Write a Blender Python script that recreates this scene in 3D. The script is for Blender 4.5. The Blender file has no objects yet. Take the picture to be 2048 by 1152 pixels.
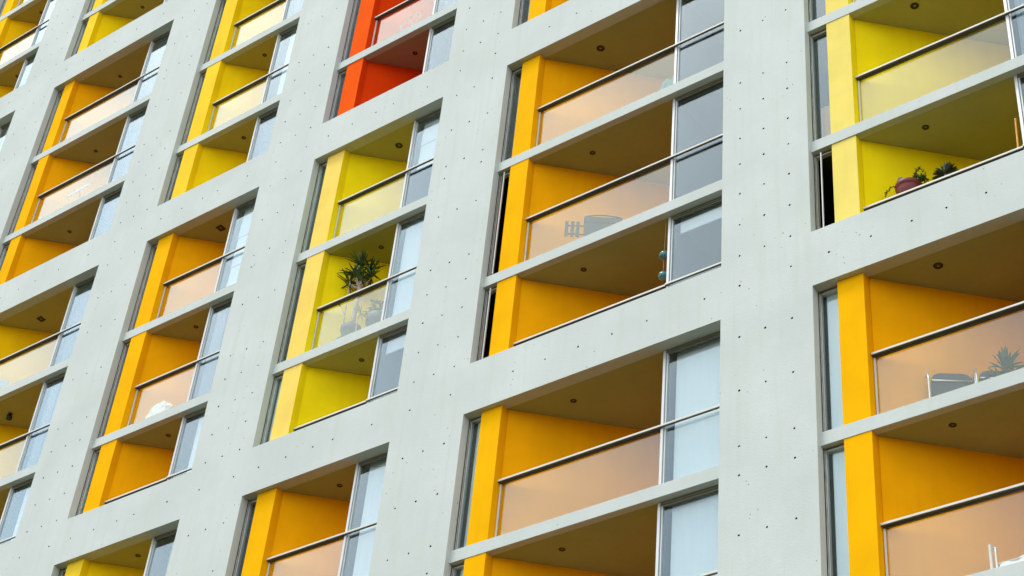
import bpy, math, random
from mathutils import Vector, Matrix

random.seed(7)
scene = bpy.context.scene
col = scene.collection

# ------------------------------------------------------------------ camera
CAM_R = ((0.8001633965, 0.5938098640, 0.0844297595),
         (-0.3260575233, 0.5488087160, -0.7697372830),
         (-0.5034133792, 0.5883866405, 0.6327528198))
CAM_C = (17.14308353, -19.09503814, -26.95679657)
cd = bpy.data.cameras.new("camera")
cam = bpy.data.objects.new("camera", cd)
col.objects.link(cam)
m = Matrix.Identity(4)
for i in range(3):
    m[i][0] = CAM_R[0][i]
    m[i][1] = -CAM_R[1][i]
    m[i][2] = -CAM_R[2][i]
    m[i][3] = CAM_C[i]
cam.matrix_world = m
cd.sensor_width = 36.0
cd.lens = 36.0 * 3511.5716 / 2048.0
cd.clip_end = 2000.0
cd.clip_start = 0.5
scene.camera = cam

# ------------------------------------------------------------------ world, sun, exposure
SUN_EL, SUN_ROT = math.radians(66), math.radians(222)
world = bpy.data.worlds.new("World")
scene.world = world
world.use_nodes = True
nt = world.node_tree
nt.nodes.clear()
out = nt.nodes.new("ShaderNodeOutputWorld")
sky = nt.nodes.new("ShaderNodeTexSky")
sky.sky_type = 'NISHITA'
sky.sun_disc = False
sky.sun_elevation = SUN_EL
sky.sun_rotation = SUN_ROT
sky.air_density = 1.0
sky.dust_density = 3.0
bg1 = nt.nodes.new("ShaderNodeBackground")
bg1.inputs[1].default_value = 0.05
nt.links.new(sky.outputs[0], bg1.inputs[0])
# overcast cloud layer on top of the sky
geo = nt.nodes.new("ShaderNodeTexCoord")
noi = nt.nodes.new("ShaderNodeTexNoise")
noi.inputs["Scale"].default_value = 3.4
noi.inputs["Detail"].default_value = 5
nt.links.new(geo.outputs["Generated"], noi.inputs["Vector"])
ramp = nt.nodes.new("ShaderNodeValToRGB")
ramp.color_ramp.elements[0].position = 0.35
ramp.color_ramp.elements[0].color = (0.64, 0.74, 0.80, 1)
ramp.color_ramp.elements[1].position = 0.7
ramp.color_ramp.elements[1].color = (1.0, 1.0, 1.0, 1)
nt.links.new(noi.outputs[0], ramp.inputs[0])
bg2 = nt.nodes.new("ShaderNodeBackground")
sep = nt.nodes.new("ShaderNodeSeparateXYZ")
nt.links.new(geo.outputs["Generated"], sep.inputs[0])
hz = nt.nodes.new("ShaderNodeMapRange")       # horizon brightened and zenith dimmed, added to light the balcony recesses
hz.inputs[1].default_value = 0.0; hz.inputs[2].default_value = 0.9
hz.inputs[3].default_value = 1.28; hz.inputs[4].default_value = 0.72
nt.links.new(sep.outputs[2], hz.inputs[0])
nt.links.new(hz.outputs[0], bg2.inputs[1])
nt.links.new(ramp.outputs[0], bg2.inputs[0])
add = nt.nodes.new("ShaderNodeAddShader")
nt.links.new(bg1.outputs[0], add.inputs[0])
nt.links.new(bg2.outputs[0], add.inputs[1])
nt.links.new(add.outputs[0], out.inputs[0])

sd = bpy.data.lights.new("sun", 'SUN')
sd.energy = 1.5
sd.angle = math.radians(18)
sd.color = (1.0, 0.97, 0.92)
sun = bpy.data.objects.new("sun", sd)
col.objects.link(sun)
# light comes from the front-left of the facade, high up
sdir = Vector((math.sin(SUN_ROT) * math.cos(SUN_EL), math.cos(SUN_ROT) * math.cos(SUN_EL), math.sin(SUN_EL)))
sun.rotation_euler = sdir.to_track_quat('Z', 'Y').to_euler()
sun.location = (-20, -40, 30)

scene.view_settings.view_transform = 'Standard'
scene.view_settings.look = 'None'
scene.view_settings.exposure = 0.72
scene.view_settings.gamma = 1.0
scene.cycles.max_bounces = 10
scene.cycles.transparent_max_bounces = 12

# ------------------------------------------------------------------ materials
def new_mat(name):
    mt = bpy.data.materials.new(name)
    mt.use_nodes = True
    n = mt.node_tree
    return mt, n, n.nodes["Principled BSDF"]

def node(n, t, **kw):
    x = n.nodes.new(t)
    for k, v in kw.items():
        x.inputs[k].default_value = v
    return x

def mixcol(n, fac, a, b, mode='MIX'):
    x = n.nodes.new("ShaderNodeMix")
    x.data_type = 'RGBA'
    x.blend_type = mode
    for sock, v in ((x.inputs[0], fac), (x.inputs[6], a), (x.inputs[7], b)):
        if hasattr(v, 'is_output'):
            n.links.new(v, sock)
        else:
            sock.default_value = v
    return x.outputs[2]

def objcoord(n, scale=(1, 1, 1)):
    tc = n.nodes.new("ShaderNodeTexCoord")
    mp = n.nodes.new("ShaderNodeMapping")
    mp.inputs["Scale"].default_value = scale
    n.links.new(tc.outputs["Object"], mp.inputs["Vector"])
    return mp.outputs[0]

def maprange(n, v, a, b, c=0.0, d=1.0):
    x = n.nodes.new("ShaderNodeMapRange")
    n.links.new(v, x.inputs[0])
    for i, q in enumerate((a, b, c, d)):
        x.inputs[i + 1].default_value = q
    return x.outputs[0]

def paint(name, c, rough=0.9, var=0.08, scale=1.5, bump=0.15, spec=0.03):
    """painted render: slight mottling, fine roller texture"""
    mt, n, p = new_mat(name)
    v = objcoord(n)
    n1 = node(n, "ShaderNodeTexNoise", Scale=scale, Detail=6.0)
    n.links.new(v, n1.inputs["Vector"])
    f = maprange(n, n1.outputs[0], 0.3, 0.7)
    dk = tuple(x * (1 - var) for x in c) + (1,)
    lt = tuple(min(1, x * (1 + var * 0.5)) for x in c) + (1,)
    cc = mixcol(n, f, dk, lt)
    # faint rain streaks running down
    vs = objcoord(n, (6.0, 6.0, 0.35))
    n3 = node(n, "ShaderNodeTexNoise", Scale=1.6, Detail=4.0)
    n.links.new(vs, n3.inputs["Vector"])
    f3 = maprange(n, n3.outputs[0], 0.5, 0.75, 0.0, 0.35)
    cc = mixcol(n, f3, cc, tuple(x * 0.86 for x in c) + (1,))
    n.links.new(cc, p.inputs["Base Color"])
    p.inputs["Roughness"].default_value = rough
    p.inputs["Specular IOR Level"].default_value = spec
    n2 = node(n, "ShaderNodeTexNoise", Scale=55.0, Detail=3.0)
    n.links.new(v, n2.inputs["Vector"])
    b = n.nodes.new("ShaderNodeBump")
    b.inputs["Strength"].default_value = bump
    b.inputs["Distance"].default_value = 0.01
    n.links.new(n2.outputs[0], b.inputs["Height"])
    n.links.new(b.outputs[0], p.inputs["Normal"])
    return mt

def concrete(name, c):
    """light fair-faced concrete: cloudy patches, bug holes, faint shuttering joints"""
    mt, n, p = new_mat(name)
    v = objcoord(n)
    n1 = node(n, "ShaderNodeTexNoise", Scale=0.55, Detail=8.0, Roughness=0.6)
    n.links.new(v, n1.inputs["Vector"])
    f = maprange(n, n1.outputs[0], 0.3, 0.7)
    a = tuple(x * 0.89 for x in c) + (1,)
    b_ = (min(1, c[0] * 1.05), min(1, c[1] * 1.035), min(1, c[2] * 1.04), 1)
    cc = mixcol(n, f, a, b_)
    n2 = node(n, "ShaderNodeTexNoise", Scale=9.0, Detail=8.0, Roughness=0.7)
    n.links.new(v, n2.inputs["Vector"])
    f2 = maprange(n, n2.outputs[0], 0.35, 0.7, 0.0, 0.45)
    cc = mixcol(n, f2, cc, (c[0] * 0.93, c[1] * 0.94, c[2] * 0.92, 1))
    # vertical pour streaks
    vs = objcoord(n, (5.0, 5.0, 0.25))
    n3 = node(n, "ShaderNodeTexNoise", Scale=1.3, Detail=5.0)
    n.links.new(vs, n3.inputs["Vector"])
    f3 = maprange(n, n3.outputs[0], 0.52, 0.75, 0.0, 0.4)
    cc = mixcol(n, f3, cc, (c[0] * 0.86, c[1] * 0.87, c[2] * 0.83, 1))
    # bug holes: sparse small voronoi cells, gated by patches
    vo = node(n, "ShaderNodeTexVoronoi", Scale=7.5)
    vo.inputs["Randomness"].default_value = 1.0
    n.links.new(v, vo.inputs["Vector"])
    dist = maprange(n, vo.outputs["Distance"], 0.06, 0.12, 1.0, 0.0)
    g = node(n, "ShaderNodeTexNoise", Scale=1.1, Detail=3.0)
    n.links.new(v, g.inputs["Vector"])
    gate = maprange(n, g.outputs[0], 0.50, 0.56)
    sepc = n.nodes.new("ShaderNodeSeparateColor")
    n.links.new(vo.outputs["Color"], sepc.inputs[0])
    pick = maprange(n, sepc.outputs[0], 0.45, 0.5)
    mu = n.nodes.new("ShaderNodeMath"); mu.operation = 'MULTIPLY'
    n.links.new(dist, mu.inputs[0]); n.links.new(gate, mu.inputs[1])
    mu2 = n.nodes.new("ShaderNodeMath"); mu2.operation = 'MULTIPLY'
    n.links.new(mu.outputs[0], mu2.inputs[0]); n.links.new(pick, mu2.inputs[1])
    mu3 = n.nodes.new("ShaderNodeMath"); mu3.operation = 'MULTIPLY'
    n.links.new(mu2.outputs[0], mu3.inputs[0]); mu3.inputs[1].default_value = 0.75
    cc = mixcol(n, mu3.outputs[0], cc, (0.13, 0.13, 0.10, 1))
    # faint shuttering joints every 1.5 m in height and 1.75 m along
    sx = n.nodes.new("ShaderNodeSeparateXYZ")
    tc = n.nodes.new("ShaderNodeTexCoord")
    n.links.new(tc.outputs["Object"], sx.inputs[0])
    jo = []
    for ax, per, off in ((2, 3.0, 0.05), (0, 0.855, 0.42)):
        q = n.nodes.new("ShaderNodeMath"); q.operation = 'ADD'; q.inputs[1].default_value = off + 900.0 * per
        n.links.new(sx.outputs[ax], q.inputs[0])
        md = n.nodes.new("ShaderNodeMath"); md.operation = 'MODULO'; md.inputs[1].default_value = per
        n.links.new(q.outputs[0], md.inputs[0])
        jo.append(maprange(n, md.outputs[0], 0.0, 0.016, 1.0, 0.0))
    mx = n.nodes.new("ShaderNodeMath"); mx.operation = 'MAXIMUM'
    n.links.new(jo[0], mx.inputs[0]); n.links.new(jo[1], mx.inputs[1])
    g2 = node(n, "ShaderNodeTexNoise", Scale=0.8, Detail=4.0)
    n.links.new(v, g2.inputs["Vector"])
    gj = maprange(n, g2.outputs[0], 0.47, 0.62, 0.0, 0.22)
    mj = n.nodes.new("ShaderNodeMath"); mj.operation = 'MULTIPLY'
    n.links.new(mx.outputs[0], mj.inputs[0]); n.links.new(gj, mj.inputs[1])
    cc = mixcol(n, mj.outputs[0], cc, (c[0] * 0.6, c[1] * 0.62, c[2] * 0.58, 1))
    n.links.new(cc, p.inputs["Base Color"])
    p.inputs["Roughness"].default_value = 0.88
    p.inputs["Specular IOR Level"].default_value = 0.15
    nb = node(n, "ShaderNodeTexNoise", Scale=28.0, Detail=6.0)
    n.links.new(v, nb.inputs["Vector"])
    hs = n.nodes.new("ShaderNodeMath"); hs.operation = 'SUBTRACT'
    n.links.new(nb.outputs[0], hs.inputs[0]); n.links.new(mu2.outputs[0], hs.inputs[1])
    b = n.nodes.new("ShaderNodeBump")
    b.inputs["Strength"].default_value = 0.35
    b.inputs["Distance"].default_value = 0.008
    n.links.new(hs.outputs[0], b.inputs["Height"])
    n.links.new(b.outputs[0], p.inputs["Normal"])
    return mt

def simple(name, c, rough=0.5, metal=0.0, var=0.08, scale=8.0, trans=0.0):
    mt, n, p = new_mat(name)
    v = objcoord(n)
    n1 = node(n, "ShaderNodeTexNoise", Scale=scale, Detail=4.0)
    n.links.new(v, n1.inputs["Vector"])
    cc = mixcol(n, maprange(n, n1.outputs[0], 0.3, 0.7),
                tuple(x * (1 - var) for x in c) + (1,), tuple(min(1, x * (1 + var)) for x in c) + (1,))
    n.links.new(cc, p.inputs["Base Color"])
    p.inputs["Roughness"].default_value = rough
    p.inputs["Metallic"].default_value = metal
    return mt

def glass(name, tint, k=1.0, rough=0.0, refl=(0.93, 0.97, 1.0)):
    """clear pane: double-surface Fresnel reflection over clear transmission"""
    mt = bpy.data.materials.new(name)
    mt.use_nodes = True
    n = mt.node_tree
    n.nodes.clear()
    o = n.nodes.new("ShaderNodeOutputMaterial")
    tr = n.nodes.new("ShaderNodeBsdfTransparent"); tr.inputs[0].default_value = tint + (1,)
    gl = n.nodes.new("ShaderNodeBsdfGlossy"); gl.inputs["Roughness"].default_value = rough
    gl.inputs["Color"].default_value = refl + (1,)
    fr = n.nodes.new("ShaderNodeFresnel"); fr.inputs[0].default_value = 1.55
    gm = n.nodes.new("ShaderNodeNewGeometry")
    ir = n.nodes.new("ShaderNodeMapRange")     # same Fresnel curve from either side of the thin pane
    n.links.new(gm.outputs["Backfacing"], ir.inputs[0])
    ir.inputs[3].default_value = 1.55
    ir.inputs[4].default_value = 1.0 / 1.55
    n.links.new(ir.outputs[0], fr.inputs[0])
    mu = n.nodes.new("ShaderNodeMath"); mu.operation = 'MULTIPLY'; mu.inputs[1].default_value = k
    mu.use_clamp = True
    pw = n.nodes.new("ShaderNodeMath"); pw.operation = 'POWER'; pw.inputs[1].default_value = 1.4
    n.links.new(fr.outputs[0], pw.inputs[0])
    n.links.new(pw.outputs[0], mu.inputs[0])
    mx = n.nodes.new("ShaderNodeMixShader")
    n.links.new(mu.outputs[0], mx.inputs[0])
    n.links.new(tr.outputs[0], mx.inputs[1])
    n.links.new(gl.outputs[0], mx.inputs[2])
    n.links.new(mx.outputs[0], o.inputs[0])
    return mt

def cloth(name, c, tl=0.35, fold=0.0):
    mt, n, p = new_mat(name)
    p.inputs["Base Color"].default_value = c + (1,)
    p.inputs["Roughness"].default_value = 0.9
    v = objcoord(n, (1, 1, 0.1))
    n1 = node(n, "ShaderNodeTexNoise", Scale=14.0, Detail=3.0)
    n.links.new(v, n1.inputs["Vector"])
    cc = mixcol(n, maprange(n, n1.outputs[0], 0.3, 0.7), tuple(x * 0.96 for x in c) + (1,), c + (1,))
    n.links.new(cc, p.inputs["Base Color"])
    o = n.nodes["Material Output"]
    t = n.nodes.new("ShaderNodeBsdfTranslucent"); n.links.new(cc, t.inputs[0])
    mx = n.nodes.new("ShaderNodeMixShader"); mx.inputs[0].default_value = tl
    n.links.new(p.outputs[0], mx.inputs[1]); n.links.new(t.outputs[0], mx.inputs[2])
    n.links.new(mx.outputs[0], o.inputs[0])
    return mt

CONC = concrete("fair_faced_concrete", (0.552, 0.594, 0.560))
HOLE = simple("tie_hole_grout", (0.05, 0.05, 0.035), 0.9)
BEAM = CONC
ORANGE = paint("orange_paint", (0.90, 0.385, 0.002))
ORANGE_P = paint("orange_pilaster_front", (0.86, 0.43, 0.002))
YELLOW = paint("yellow_paint", (0.92, 0.61, 0.004))
LEMON = paint("pale_lemon_pilaster_front", (0.85, 0.61, 0.13))
YELLOW_P = paint("yellow_pilaster_front", (0.85, 0.57, 0.035))
CANARY = paint("canary_paint", (0.92, 0.70, 0.006))
CANARY_P = paint("pale_canary_pilaster_front", (0.80, 0.65, 0.16))
RED = paint("red_paint", (0.72, 0.045, 0.002))
RED_P = paint("orange_red_pilaster_front", (0.82, 0.095, 0.004))
GOLD = paint("golden_paint", (0.88, 0.50, 0.003))
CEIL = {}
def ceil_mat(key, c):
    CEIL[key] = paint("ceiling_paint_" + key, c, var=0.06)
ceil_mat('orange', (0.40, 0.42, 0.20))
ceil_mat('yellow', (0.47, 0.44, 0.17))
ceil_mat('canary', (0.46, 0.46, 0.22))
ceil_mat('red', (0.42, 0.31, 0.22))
ALU = simple("silver_aluminium_frame", (0.56, 0.58, 0.57), 0.35, 0.25, 0.05, 3.0)
ALU_OLD = simple("weathered_aluminium_frame", (0.40, 0.39, 0.32), 0.5, 0.15, 0.35, 5.0)
HEAD = simple("shade_toned_frame_head", (0.16, 0.15, 0.11), 0.5, 0.3, 0.1, 4.0)  # frame metal darkened: the head's shade put into its colour
UNDER = simple("handrail_channel_and_underside_shade", (0.10, 0.085, 0.055), 0.5, 0.2, 0.1, 4.0)  # glass channel and underside plates; the underside's shade put into the colour
RAIL = simple("handrail_metal", (0.64, 0.63, 0.56), 0.55, 0.0, 0.05, 2.0)
RUBBER = simple("black_gasket", (0.03, 0.035, 0.035), 0.6)
PANE = glass("window_glass", (0.93, 0.965, 0.965), 4.9, refl=(0.82, 0.95, 1.0))
BALUS = glass("balustrade_glass", (0.97, 0.98, 0.96), 3.9, refl=(0.92, 0.985, 0.90))
ROOM = paint("dimmed_interior_walls", (0.15, 0.165, 0.165), var=0.04)  # room walls darkened: the rooms' dimness put into their colour
ROOM_DK = paint("darkened_interior_walls", (0.05, 0.065, 0.065), var=0.1)  # deeper gloom of the narrow-window rooms put into the wall colour
FLOOR = paint("balcony_floor_tiles", (0.38, 0.34, 0.26), var=0.15)
BLIND = cloth("white_roller_blind_fabric", (0.90, 0.92, 0.93), 0.22)
BLIND_PALE = cloth("pale_grey_green_blind_fabric", (0.78, 0.88, 0.90), 0.15)
SHEER = cloth("sheer_curtain_fabric", (0.24, 0.28, 0.33), 0.45)
CREAM = cloth("cream_curtain_fabric", (0.74, 0.72, 0.60), 0.3)
DRAPE = cloth("white_drape_fabric", (0.48, 0.51, 0.56), 0.35)
TAN = cloth("tan_curtain_fabric", (0.62, 0.36, 0.10), 0.2)
DKMETAL = simple("dark_lamp_metal", (0.035, 0.035, 0.03), 0.35, 0.6)
LAMPG = simple("lamp_lens", (0.25, 0.24, 0.18), 0.25, 0.3)
GROUND = paint("warm_bounce_ground", (0.060, 0.050, 0.012), var=0.25, scale=0.2)  # unseen ground; olive colour made up to warm the bounced light

# ------------------------------------------------------------------ mesh helper
class MB:
    def __init__(self):
        self.v = []; self.f = []; self.mi = []; self.mats = []
    def _m(self, mat):
        if mat not in self.mats:
            self.mats.append(mat)
        return self.mats.index(mat)
    def face(self, pts, mat):
        b = len(self.v)
        self.v += [tuple(p) for p in pts]
        self.f.append(tuple(range(b, b + len(pts)))); self.mi.append(self._m(mat))
        return self
    def raw(self, verts, faces, mat):
        b = len(self.v)
        self.v += [tuple(p) for p in verts]
        k = self._m(mat)
        for f in faces:
            self.f.append(tuple(b + i for i in f)); self.mi.append(k)
        return self
    def box(self, x0, x1, y0, y1, z0, z1, mat, c=0.0):
        if c <= 0:
            vs = [(x, y, z) for x in (x0, x1) for y in (y0, y1) for z in (z0, z1)]
            fs = [(0, 1, 3, 2), (4, 6, 7, 5), (0, 4, 5, 1), (2, 3, 7, 6), (0, 2, 6, 4), (1, 5, 7, 3)]
            return self.raw(vs, fs, mat)
        # chamfered box
        lo = (x0, y0, z0); hi = (x1, y1, z1)
        vs = []; idx = {}
        for sx in (0, 1):
            for sy in (0, 1):
                for sz in (0, 1):
                    s = (sx, sy, sz)
                    for a in range(3):
                        p = []
                        for q in range(3):
                            e = hi[q] if s[q] else lo[q]
                            if q != a:
                                e += -c if s[q] else c
                            p.append(e)
                        idx[(s, a)] = len(vs); vs.append(tuple(p))
        fs = []
        for a in range(3):
            b, d = [(1, 2), (2, 0), (0, 1)][a]
            for s_ in (0, 1):
                loop = []
                for (u, w) in ((0, 0), (1, 0), (1, 1), (0, 1)):
                    s = [0, 0, 0]; s[a] = s_; s[b] = u; s[d] = w
                    loop.append(idx[(tuple(s), a)])
                fs.append(tuple(loop if s_ else loop[::-1]))
        for a in range(3):
            b, d = [(1, 2), (2, 0), (0, 1)][a]
            for u in (0, 1):
                for w in (0, 1):
                    s0 = [0, 0, 0]; s1 = [0, 0, 0]
                    s0[b] = s1[b] = u; s0[d] = s1[d] = w; s1[a] = 1
                    s0 = tuple(s0); s1 = tuple(s1)
                    q = (idx[(s0, b)], idx[(s1, b)], idx[(s1, d)], idx[(s0, d)])
                    fs.append(q if (u ^ w) else q[::-1])
        for s in [(i, j, k) for i in (0, 1) for j in (0, 1) for k in (0, 1)]:
            t = (idx[(s, 0)], idx[(s, 1)], idx[(s, 2)])
            fs.append(t if sum(s) % 2 else t[::-1])
        return self.raw(vs, fs, mat)
    def prism(self, poly, z0, z1, mat):
        n = len(poly)
        vs = [(x, y, z0) for x, y in poly] + [(x, y, z1) for x, y in poly]
        fs = [tuple(range(n))[::-1], tuple(range(n, 2 * n))]
        fs += [(i, (i + 1) % n, n + (i + 1) % n, n + i) for i in range(n)]
        return self.raw(vs, fs, mat)
    def tube(self, pts, r, mat, seg=8, cap=True):
        pts = [Vector(p) for p in pts]
        rs = r if isinstance(r, (list, tuple)) else [r] * len(pts)
        vs = []; fs = []
        up = None
        for i, p in enumerate(pts):
            t = (pts[min(i + 1, len(pts) - 1)] - pts[max(i - 1, 0)]).normalized()
            if up is None:
                up = Vector((0, 0, 1)) if abs(t.z) < 0.9 else Vector((1, 0, 0))
            a = t.cross(up)
            if a.length < 1e-5:
                a = t.cross(Vector((0, 1, 0)))
            a.normalize(); b = t.cross(a).normalized(); up = -b if False else up
            for k in range(seg):
                th = 2 * math.pi * k / seg
                vs.append(p + (a * math.cos(th) + b * math.sin(th)) * rs[i])
        for i in range(len(pts) - 1):
            for k in range(seg):
                k2 = (k + 1) % seg
                fs.append((i * seg + k, i * seg + k2, (i + 1) * seg + k2, (i + 1) * seg + k))
        if cap:
            fs.append(tuple(range(seg))[::-1])
            fs.append(tuple((len(pts) - 1) * seg + k for k in range(seg)))
        return self.raw(vs, fs, mat)
    def lathe(self, prof, c, mat, seg=24):
        vs = []; fs = []
        for r, z in prof:
            for k in range(seg):
                th = 2 * math.pi * k / seg
                vs.append((c[0] + r * math.cos(th), c[1] + r * math.sin(th), c[2] + z))
        for i in range(len(prof) - 1):
            for k in range(seg):
                k2 = (k + 1) % seg
                fs.append((i * seg + k, i * seg + k2, (i + 1) * seg + k2, (i + 1) * seg + k))
        return self.raw(vs, fs, mat)
    def build(self, name, parent=None, smooth=False):
        me = bpy.data.meshes.new(name)
        me.from_pydata(self.v, [], self.f)
        for mt in self.mats:
            me.materials.append(mt)
        me.polygons.foreach_set("material_index", self.mi)
        if smooth:
            me.polygons.foreach_set("use_smooth", [True] * len(self.f))
        me.update()
        o = bpy.data.objects.new(name, me)
        col.objects.link(o)
        if parent is not None:
            o.parent = parent
            o.matrix_parent_inverse = Matrix.Identity(4)
        return o

def tag(o, label=None, cat=None, group=None, kind=None):
    if label: o['label'] = label
    if cat: o['category'] = cat
    if group: o['group'] = group
    if kind: o['kind'] = kind
    return o

def empty(name, loc=(0, 0, 0)):
    o = bpy.data.objects.new(name, None)
    o.empty_display_size = 0.2
    col.objects.link(o)
    o.location = loc
    return o

# ------------------------------------------------------------------ layout
H = 3.0
BAY = {'Z': (-23.05, 3.73, 2.72, .33, .81), 'A': (-17.589, 4.999, 3.834, .36, .78),
       'B': (-10.887, 3.727, 2.712, .305, .806), 'C': (-5.448, 3.727, 2.725, .319, .816),
       'D': (0.0, 5.316, 4.06, .328, .774), 'E': (7.002, 4.80, 3.56, .376, .827)}
GROUPS = {'Z': (18, 9), 'A': (18, 9, 0), 'B': (9, 0, -9), 'C': (9, 0, -9), 'D': (9, 0, -9), 'E': (0, -9)}
SCHEME = {  # wall, pilaster front, ceiling key
    'orange': (ORANGE, ORANGE_P, 'orange'), 'gold': (GOLD, GOLD, 'yellow'),
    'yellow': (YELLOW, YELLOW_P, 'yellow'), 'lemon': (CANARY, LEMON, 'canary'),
    'canary': (CANARY, CANARY_P, 'canary'), 'red': (RED, RED_P, 'red')}
COLOR = {('Z', 18): 'gold', ('Z', 9): 'gold', ('A', 18): 'yellow', ('A', 9): 'orange', ('A', 0): 'gold',
         ('B', 9): 'yellow', ('B', 0): 'orange', ('B', -9): 'yellow',
         ('C', 9): 'red', ('C', 0): 'lemon', ('C', -9): 'orange',
         ('D', 9): 'orange', ('D', 0): 'orange', ('D', -9): 'orange', ('E', 0): 'canary', ('E', -9): 'orange'}
COLNAME = {'Z': 'far left edge column', 'A': 'leftmost full column', 'B': 'second full column from left',
           'C': 'narrow centre column', 'D': 'wide column right of centre', 'E': 'right edge column'}
STACK = {('Z', 18): 'upper gold', ('Z', 9): 'lower gold', ('A', 18): 'yellow', ('A', 9): 'orange', ('A', 0): 'golden',
         ('B', 9): 'upper yellow', ('B', 0): 'orange', ('B', -9): 'lower yellow', ('C', 9): 'red', ('C', 0): 'yellow',
         ('C', -9): 'orange', ('D', 9): 'topmost orange', ('D', 0): 'middle orange', ('D', -9): 'lower orange',
         ('E', 0): 'pale yellow', ('E', -9): 'orange'}
def group_of(zc):
    for g in (18, 9, 0, -9):
        if zc in (g, g - 3, g - 6):
            return g
def where(b, zc):
    g = group_of(zc)
    lvl = {0: 'top', 3: 'middle', 6: 'bottom'}[g - zc]
    return "%s floor, %s stack, %s" % (lvl, STACK[(b, g)], COLNAME[b])

SLAB = 0.24
PAR = 1.13           # spandrel height above the group top

# ------------------------------------------------------------------ setting
g = MB()
g.face([(-400, -400, -28.7), (400, -400, -28.7), (400, 400, -28.7), (-400, 400, -28.7)], GROUND)
tag(g.build("ground"), kind='structure')

bld = empty("apartment_building", (-6, 4, -28.69))
tag(bld, "pale concrete apartment block with stacks of orange, yellow and red recessed balconies", "building")
OFF = Vector(bld.location)
def bpart(mb, name, parent=None, smooth=False):
    """mesh in world coordinates, parented below the building"""
    o = mb.build(name, None, smooth)
    o.parent = parent if parent is not None else bld
    if parent is None:
        o.location = -OFF
    return o

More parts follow.
